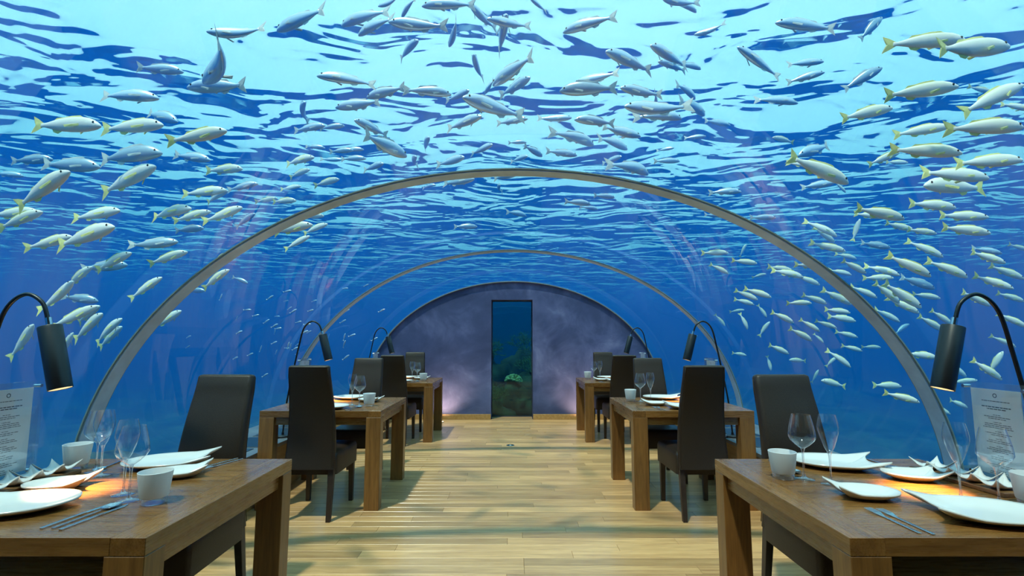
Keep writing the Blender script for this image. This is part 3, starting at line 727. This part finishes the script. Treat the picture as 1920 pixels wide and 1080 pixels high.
MB().box(-0.012, 0.012, -0.03, -0.015, 0.0052, 0.012).build('latch', M['steel'], e, bevel=0.002, seg=1)

# ------------------------------------------------------------------ reef beyond the window and along the sides
import mathutils
def rock(x, y, z, r, sq, seed, label):
    bm = bmesh.new(); bmesh.ops.create_icosphere(bm, subdivisions=4, radius=1)
    for v in bm.verts:
        n = v.co.normalized(); q = mathutils.noise.noise(n * 1.6 + Vector((seed, 0, 0))) * 0.35 + mathutils.noise.noise(n * 4.5 + Vector((seed, 3, 0))) * 0.16 + mathutils.noise.noise(n * 11 + Vector((0, seed, 3))) * 0.07
        v.co = n * (1 + q) * r; v.co.z *= sq
    me = bpy.data.meshes.new('reef_rock'); bm.to_mesh(me); bm.free(); me.materials.append(M['rock'])
    me.polygons.foreach_set('use_smooth', [True] * len(me.polygons))
    tag(link('reef_rock', me, None, (x, y, z)), label, 'rock', 'reef rocks')
rock(-0.30, 9.62, -0.30, 0.42, 1.0, 1.0, 'low dark reef rock just outside the end window')
rock(0.50, 11.7, -0.05, 0.50, 1.2, 5.0, 'rounded dark reef rock behind the pale coral')
rock(-0.45, 12.9, 0.1, 0.62, 1.15, 9.0, 'broad reef mound at the back of the window view')
rock(0.45, 14.4, 0.2, 0.70, 1.1, 13.0, 'tall reef mound fading into the murk')
def bush(x, y, z, r, n, seed, mt, label, thick=0.012, up=0.6, name='branching_coral'):
    rng = random.Random(seed); mb = MB()
    def grow(p, d, ln, rad, lev):
        q = p + d * ln; mb.tube([p, (p + q) / 2 + Vector((rng.uniform(-.1, .1), rng.uniform(-.1, .1), 0)) * ln, q], [rad, rad * 0.85, rad * 0.7], 5)
        if lev:
            for _ in range(3):
                nd = (d + Vector((rng.gauss(0, .6), rng.gauss(0, .6), rng.gauss(0.1, .45)))).normalized(); grow(q, nd, ln * rng.uniform(.5, .8), rad * 0.72, lev - 1)
    for i in range(n):
        a = rng.uniform(0, 2 * PI); d = Vector((math.cos(a) * rng.uniform(.1, 1), math.sin(a) * rng.uniform(.1, 1), up)).normalized()
        grow(Vector((0, 0, 0)), d, r * 0.42, thick, 3)
    tag(mb.build(name, mt, None, (x, y, z), smooth=True), label, 'coral', 'reef corals')
bush(-0.30, 9.62, 0.10, 0.36, 12, 1, M['coral'], 'olive branching coral on the low rock outside the end window', 0.009)
bush(0.50, 11.7, 0.50, 0.50, 13, 2, M['coral'], 'wide olive branching coral on the rounded reef rock', 0.010)
bush(-0.45, 12.9, 0.78, 0.62, 14, 3, M['coral'], 'tall olive coral thicket on the broad reef mound')
bush(0.45, 14.4, 0.92, 0.70, 14, 4, M['coral'], 'bushy dark coral on the tall reef mound')
bush(-0.5, 11.2, -0.35, 0.75, 14, 5, M['coral'], 'spreading olive coral rooted on the seabed between reef rocks')
def head(x, y, z, r, label):
    mb = MB(); rng = random.Random(8)
    for i in range(70):
        a = rng.uniform(0, 2 * PI); el = math.acos(rng.uniform(-0.1, 1)); d = Vector((math.cos(a) * math.sin(el), math.sin(a) * math.sin(el), math.cos(el) * 0.8))
        mb.tube([d * r * 0.3, d * r * 0.75, d * r * 0.95, d * r * 1.02], [0.012, 0.026, 0.03, 0.012], 6)
    tag(mb.build('coral_head', M['coralpale'], None, (x, y, z), smooth=True), label, 'coral', 'reef corals')
head(0.07, 10.5, 0.44, 0.19, 'pale knobbly coral head in the middle of the end window')
rock(0.10, 10.5, -0.12, 0.40, 1.25, 21.0, 'upright reef rock carrying the pale coral head')
for i, (x, y, z, r) in enumerate([(4.9, 4.0, -1.5, 1.0), (7.0, 6.8, -1.4, 1.4), (4.6, 9.0, -1.4, 1.1), (-5.0, 4.5, -1.5, 1.1), (-6.0, 8.0, -1.4, 1.4), (9.0, 3.6, -1.4, 1.5)]):
    rock(x, y, z, r, 0.6, 31.0 + i, ['dark reef rock low on the seabed outside the tunnel', 'dark reef rock low on the seabed outside the tunnel'][0])

# ------------------------------------------------------------------ fish
def bendf(k):
    return lambda x: k * (0.35 - x) ** 2 * (1 if x < 0.35 else 0.3)
def fish_meshes(tagn, k, mbody, mfin, deep=1.0):
    by = bendf(k); R = {}
    prof = [(0.500, 0.004, 0.003, -0.012), (0.480, 0.030, 0.020, -0.010), (0.440, 0.058, 0.036, -0.004), (0.38, 0.088, 0.050, 0.004), (0.30, 0.113, 0.060, 0.010), (0.20, 0.126, 0.064, 0.012), (0.08, 0.124, 0.062, 0.010),
            (-0.05, 0.108, 0.052, 0.006), (-0.17, 0.080, 0.038, 0.003), (-0.26, 0.050, 0.024, 0.0), (-0.32, 0.034, 0.015, 0.0), (-0.355, 0.034, 0.010, 0.0), (-0.375, 0.036, 0.004, 0.0)]
    n = 12
    secs = [[(x, by(x) + wy * math.cos(2 * PI * i / n), zc + h * 0.84 * deep * math.sin(2 * PI * i / n)) for i in range(n)] for x, h, wy, zc in prof]
    body = loft(secs)
    def fin(pts, th):                   # pts: outline in x,z ; thin lens
        m = len(pts); cx_ = sum(p[0] for p in pts) / m; cz = sum(p[1] for p in pts) / m
        mb = MB(); mb.v = [(x, by(x), z) for x, z in pts] + [(cx_, by(cx_) + th, cz), (cx_, by(cx_) - th, cz)]
        mb.f = [(i, (i + 1) % m, m) for i in range(m)] + [((i + 1) % m, i, m + 1) for i in range(m)]
        return mb
    tail = fin([(-0.345, 0.034), (-0.42, 0.085), (-0.50, 0.125), (-0.475, 0.05), (-0.452, 0.0), (-0.475, -0.05), (-0.50, -0.120), (-0.42, -0.080), (-0.345, -0.034)], 0.008)
    dors = fin([(0.24, 0.104 * deep), (0.17, 0.138 * deep), (0.05, 0.132 * deep), (-0.06, 0.110 * deep), (-0.16, 0.102 * deep), (-0.21, 0.054 * deep), (0.0, 0.08 * deep)], 0.005)
    anal = fin([(-0.04, -0.078 * deep), (-0.10, -0.118 * deep), (-0.17, -0.098 * deep), (-0.20, -0.050 * deep)], 0.005)
    pect = []
    for sy in (-1, 1):
        mb = MB(); b0 = by(0.2) + sy * 0.058
        mb.v = [(0.24, b0, 0.0), (0.235, b0, -0.03), (0.10, b0 + sy * 0.05, -0.075), (0.08, b0 + sy * 0.055, -0.045), (0.16, b0 + sy * 0.032, -0.03), (0.16, b0 + sy * 0.018, -0.04)]
        mb.f = [(0, 1, 4), (1, 2, 4), (2, 3, 4), (3, 0, 4), (1, 0, 5), (2, 1, 5), (3, 2, 5), (0, 3, 5)]; pect.append(mb)
    eyes = []
    for sy in (-1, 1):
        mb = MB(); e0 = by(0.41) + sy * 0.040
        mb.v = [(0.41 + 0.017 * math.cos(2 * PI * i / 10), e0, 0.028 + 0.017 * math.sin(2 * PI * i / 10)) for i in range(10)] + [(0.41, e0 + sy * 0.010, 0.028), (0.41, e0 - sy * 0.012, 0.028)]
        mb.f = [(i, (i + 1) % 10, 10) for i in range(10)] + [((i + 1) % 10, i, 11) for i in range(10)]; eyes.append(mb)
    R['body'] = body.mesh('fish', mbody, smooth=True)
    R['parts'] = [('tail_fin', tail.mesh('tail_fin', mfin)), ('dorsal_fin', dors.mesh('dorsal_fin', mfin)), ('anal_fin', anal.mesh('anal_fin', mfin)), ('pectoral_fin', pect[0].mesh('pectoral_fin', mfin)), ('pectoral_fin', pect[1].mesh('pectoral_fin', mfin)), ('eye', eyes[0].mesh('eye', M['eye'])), ('eye', eyes[1].mesh('eye', M['eye']))]
    tiny = MB(); tiny.add([v for s_ in secs[::2] for v in s_], loft(secs[::2]).f); tiny.add(tail.v, tail.f)
    R['tiny'] = tiny.mesh('small_fish', mbody, smooth=True)
    return R
FM = {}
for k, bv in (('s', 0.0), ('l', 0.16), ('r', -0.16), ('c', 0.42)):
    FM['y' + k] = fish_meshes('y', bv, M['fish'], M['fin'])
    FM['w' + k] = fish_meshes('w', bv, M['fishsilver'], M['finpale'])
    FM['g' + k] = fish_meshes('g', bv, M['fishgrey'], M['finpale'], 1.15)
CR, CF, CU = Vector((1, 0, 0)), Vector((0, math.cos(PITCH), math.sin(PITCH))), Vector((0, -math.sin(PITCH), math.cos(PITCH)))
def proj(p):
    q = p - C0; d = q.dot(CF); return q.dot(CR) / d * FPX, q.dot(CU) / d * FPX
frng = random.Random(11)
NOUN = {'y': 'pale yellow-tailed snapper', 'w': 'silver fish', 'g': 'grey deep-bodied fish'}
SCHOOL = []
def fish(x, y, ln, ang, kind='y', pose='side'):
    """one fish where the photograph shows it, at its own distance and real length"""
    r = ray(x, y); real = {'y': 0.27, 'w': 0.29, 'g': 0.33}[kind]
    tt = real * FPX / ln
    if pose == 'tiny': tt = 0.10 * FPX / ln
    tt *= frng.choice((1.0, 1.16, 1.34))
    while True:
        p = C0 + r * tt
        if outside(p, 0.14 + 0.20) or tt > 30: break
        tt += 0.05
    lim = (4.55 - EYE) / r.z if r.z > 0.02 else 99
    tt = min(tt, lim); p = C0 + r * tt; step = 1.05
    for _ in range(24):                 # keep clear of the fish already there
        l0 = ln * tt / FPX
        if all((p - q).length > 0.36 * (l0 + l) for q, l in SCHOOL): break
        if tt * step > lim: step = 0.96
        if not outside(C0 + r * tt * step, 0.34): break
        tt *= step; p = C0 + r * tt
    SCHOOL.append((p.copy(), ln * tt / FPX))
    a = math.radians(ang)
    if pose == 'over':                  # swims level above the tunnel: find its heading
        best = None; x0, y0 = proj(p)
        for i in range(180):
            h = 2 * PI * i / 180; v = Vector((math.cos(h), math.sin(h), frng.uniform(-.02, .02)))
            x1, y1 = proj(p + v * 0.05); e = abs(math.remainder(math.atan2(y1 - y0, x1 - x0) - a, 2 * PI))
            if best is None or e < best[0]: best = (e, v)
        v = best[1].normalized()
    else:
        v = (CR * math.cos(a) + Vector((0, 0, 1)) * math.sin(a) + CF * frng.uniform(-0.32, 0.12)).normalized()
    xa, ya = proj(p + v * 0.1); xb, yb = proj(p - v * 0.1)
    L1 = ln * 0.2 / max(8, math.hypot(xa - xb, ya - yb)); L1 = min(L1, 0.62)
    up = Vector((0, 0, 1)); up = (up - v * up.dot(v)).normalized() if abs(v.z) < 0.97 else Vector((1, 0, 0))
    left = up.cross(v).normalized(); up = v.cross(left)
    roll = frng.uniform(-0.25, 0.25); up, left = up * math.cos(roll) + left * math.sin(roll), left * math.cos(roll) - up * math.sin(roll)
    bend = frng.choice('ssslr') if pose != 'over' else frng.choice('slrc')
    fm = FM[kind + bend]
    m = Matrix((v, left, up)).transposed().to_4x4() @ Matrix.Scale(L1, 4); m.translation = p
    zone = 'above the tunnel crown' if abs(p.x) < 1.9 and p.z > 2.2 else 'beside the tunnel' 
    seg = 'before first arch' if p.y < RINGS[0] else 'between steel arches' if p.y < RINGS[1] else 'past middle arch'
    tilt = 'swimming level' if abs(v.z) < 0.12 else ('climbing' if v.z > 0 else 'diving') + (' steeply' if abs(v.z) > 0.42 else ' gently')
    tilt = {'s': 'straight', 'l': 'bent', 'r': 'bent', 'c': 'curled'}[bend] + ' and ' + tilt + (' outward' if v.x * p.x > 0 else ' inward')
    sd_ = '' if zone[0] == 'a' else ', dense-shoal side' if p.x > 0 else ', sparse-shoal side'
    if pose == 'tiny':
        o = link('small_fish', fm['tiny']); lab = 'tiny silver fish, %s, in the distant school, sparse-shoal side' % tilt; grp = 'tiny distant fish, ' + tilt
    else:
        lab = '%s, %s, %s%s, %s' % (NOUN[kind], tilt, zone, sd_, seg)
        grp = '%s, %s%s, %s, %s' % (NOUN[kind], zone, sd_, seg, tilt)
        o = link('snapper' if kind == 'y' else 'silver_fish' if kind == 'w' else 'grey_fish', fm['body'])
        np_ = 7 if ln >= 60 else 2
        for nm, me in fm['parts'][:np_] + (fm['parts'][5:] if np_ == 2 and ln >= 38 else []): link(nm, me, o)
    o.matrix_world = m
    tag(o, lab, 'fish', grp)
SIDE_L = '''240,178,120,-5,w 125,235,130,-2,y 248,238,118,2,y 373,256,108,10,y 240,290,130,3,g 133,310,110,-3,g 240,337,115,18,y 80,355,122,27,y 360,295,70,-10,w 420,318,70,0,y 300,217,70,-20,w 15,327,60,-5,w
25,400,95,5,y 38,412,90,20,y 180,402,92,8,y 317,397,85,6,y 360,405,75,17,y 383,360,85,5,y 405,368,50,20,y 160,443,115,14,y 95,455,85,15,y 213,490,75,25,y 145,520,70,38,y 110,557,82,38,y 315,483,78,20,y
140,594,95,30,y 162,590,60,28,y 165,613,75,36,y 45,640,74,52,y 122,650,62,55,y 200,620,75,38,y 207,632,60,38,y 273,540,75,38,y 313,600,65,30,y 403,523,65,35,y 550,410,50,10,y 547,428,80,10,y 590,428,52,18,y 557,455,55,28,y
420,403,75,20,y 460,413,46,30,w 410,490,65,25,y 533,377,45,0,y 583,405,50,0,y 290,458,90,8,g 195,500,90,6,g 150,560,70,-8,g 355,430,55,5,g 365,545,40,0,w 450,525,32,-20,w 300,130,90,-6,w 580,240,60,4,w 622,238,50,8,w 560,300,60,5,y 612,342,50,10,y 560,325,45,15,y 622,300,40,0,w 545,352,40,8,y 500,375,42,10,y 640,283,46,2,w 590,275,40,-6,w 60,300,80,4,g 455,350,60,12,w'''
SIDE_R = '''1510,48,115,170,w 1737,77,150,-3,y 1817,93,155,7,y 1423,117,100,150,w 1510,118,70,5,w 1510,145,75,12,w 1617,147,85,30,g 1457,187,80,-8,w 1723,172,150,4,y 1625,212,100,12,y 1860,185,130,25,y 1838,168,50,-20,y 1905,200,62,-10,y 1727,245,110,6,y 1850,238,140,0,y 1737,283,135,-8,y 1633,53,60,45,g 1470,262,45,170,y 1535,318,125,-22,y 1505,308,60,-15,y 1657,297,65,22,y 1680,305,46,0,y 1853,303,130,2,y 1790,328,130,-5,y 1790,350,115,180,y 1533,347,65,8,w 1575,350,32,-45,y 1530,280,70,200,w
1748,385,90,-5,y 1650,400,95,-12,y 1630,404,60,-8,y 1606,432,45,80,y 1540,427,68,-30,y 1545,440,50,-35,y 1685,425,60,-15,y 1804,406,100,-3,y 1808,432,100,-8,y 1727,434,60,-10,y 1735,466,75,-32,y 1552,463,70,-18,y 1706,498,90,-30,y 1587,480,40,-15,y 1600,500,55,-28,y 1655,506,68,-20,y 1646,521,60,0,y 1577,510,42,-15,y 1690,553,90,-38,y 1663,549,62,-38,y 1692,572,70,-30,y 1778,504,80,-25,y 1850,483,75,-18,y 1885,510,75,-25,y 1860,529,85,-22,y 1735,555,58,-10,y 1893,557,60,-20,y 1910,464,42,-20,y 1897,600,62,-30,y 1765,595,50,-35,y 1745,606,55,-30,y
1620,547,55,-28,y 1570,557,60,-28,y 1527,561,50,-20,y 1663,591,55,-28,y 1570,583,50,-8,y 1578,597,55,-10,y 1548,608,45,-22,y 1587,627,45,-15,y 1518,610,45,-35,y 1501,627,50,-28,y 1467,595,48,-25,y 1429,583,30,-60,y 1420,549,55,-20,y 1399,553,48,-25,y 1395,566,40,-15,y 1463,504,50,-10,y 1478,512,60,-15,y 1514,525,50,-22,y 1518,498,60,-5,y 1395,491,50,-8,y 1340,474,52,0,y 1348,504,40,-30,y 1423,517,28,15,y 1393,470,28,60,y 1382,583,28,10,y 1350,600,30,-55,y 1395,602,35,-70,y 1433,617,35,60,y
1597,653,42,-15,y 1633,651,38,0,y 1459,655,45,-22,y 1386,664,28,-10,y 1497,676,35,175,y 1574,672,55,-40,y 1559,678,28,45,y 1529,706,28,65,y 1563,719,48,165,y 1442,681,30,-80,y 1663,723,55,-3,y 1690,745,72,-15,y 1760,766,50,-28,y 1727,666,60,-8,y 1790,690,55,-35,y 1850,693,70,-38,y 1868,680,50,60,y 1795,757,42,-20,y 1808,715,50,10,y 1497,568,50,0,y 1535,634,26,-50,y 1360,359,60,0,w 1340,404,40,-5,w 1430,408,50,0,w 1690,617,36,30,w 1640,460,60,-10,g 1720,530,70,-20,g 1830,560,60,-25,y 1880,640,55,-30,y 1850,470,60,-12,w'''
OVER = '''447,67,120,172,w 563,37,100,205,w 423,123,110,216,w 650,147,112,175,w 563,207,40,60,w 410,163,120,180,w 680,30,90,205,w 700,47,70,215,w 783,50,110,170,w 763,13,45,245,w 733,7,50,190,w 853,63,55,245,w 840,7,100,185,w 903,33,65,130,w 942,65,75,80,w 953,45,82,165,w 763,93,55,40,w 1103,43,105,200,w 1010,10,40,140,w 1270,7,60,160,w 893,127,50,100,w 960,133,95,215,w 917,163,30,235,w 968,163,62,35,w 1180,115,95,155,w 1255,105,80,150,w 1263,123,60,165,w 1117,147,90,195,w 1103,166,110,185,g 1200,173,75,165,w 1225,208,110,170,w 1240,215,80,-10,w 1233,193,45,230,w
673,197,90,185,w 723,173,75,195,w 803,170,90,-10,w 860,180,45,30,w 923,203,115,160,w 697,240,70,155,w 870,230,70,20,w 960,227,60,10,w 1040,223,65,5,w 1117,227,80,175,w 1083,257,70,-25,w 1163,248,80,-10,w 1153,267,55,-28,w 720,273,100,-25,w 797,270,30,60,w 773,303,40,55,w 903,280,45,25,w 970,267,35,0,w 1000,283,40,-30,w 1053,287,60,-8,w 1147,300,40,20,w 1190,312,60,-28,w 1247,280,35,10,w 1250,302,50,0,w 660,280,45,0,w 662,297,50,0,w 700,313,40,20,w 847,303,50,20,w 973,298,35,20,w
860,340,60,10,g 933,353,22,60,g 947,330,50,10,g 1133,368,40,-5,w 1083,380,50,-5,w 873,425,45,0,g 1107,390,30,-10,w 970,400,35,-15,w 803,348,30,5,w 1303,200,60,-40,w 1290,10,42,-40,w 1295,122,42,-20,w 1290,170,42,-50,w 1303,257,42,5,w 1330,60,60,190,g 1345,230,50,-10,w'''
for data, pose in ((SIDE_L, 'side'), (SIDE_R, 'side'), (OVER, 'over')):
    for q in data.split():
        a = q.split(','); fish(float(a[0]), float(a[1]), float(a[2]), float(a[3]), a[4], pose)
for i in range(48):                    # far school of tiny fish
    if i < 34: x, y = frng.gauss(500, 90), frng.gauss(625, 40)
    else: x, y = frng.gauss(640, 60), frng.gauss(600, 40)
    fish(x, y, frng.uniform(9, 17), frng.choice((20, 25, 30, 15, 5, 70)) + frng.uniform(-8, 8), 'w', 'tiny')
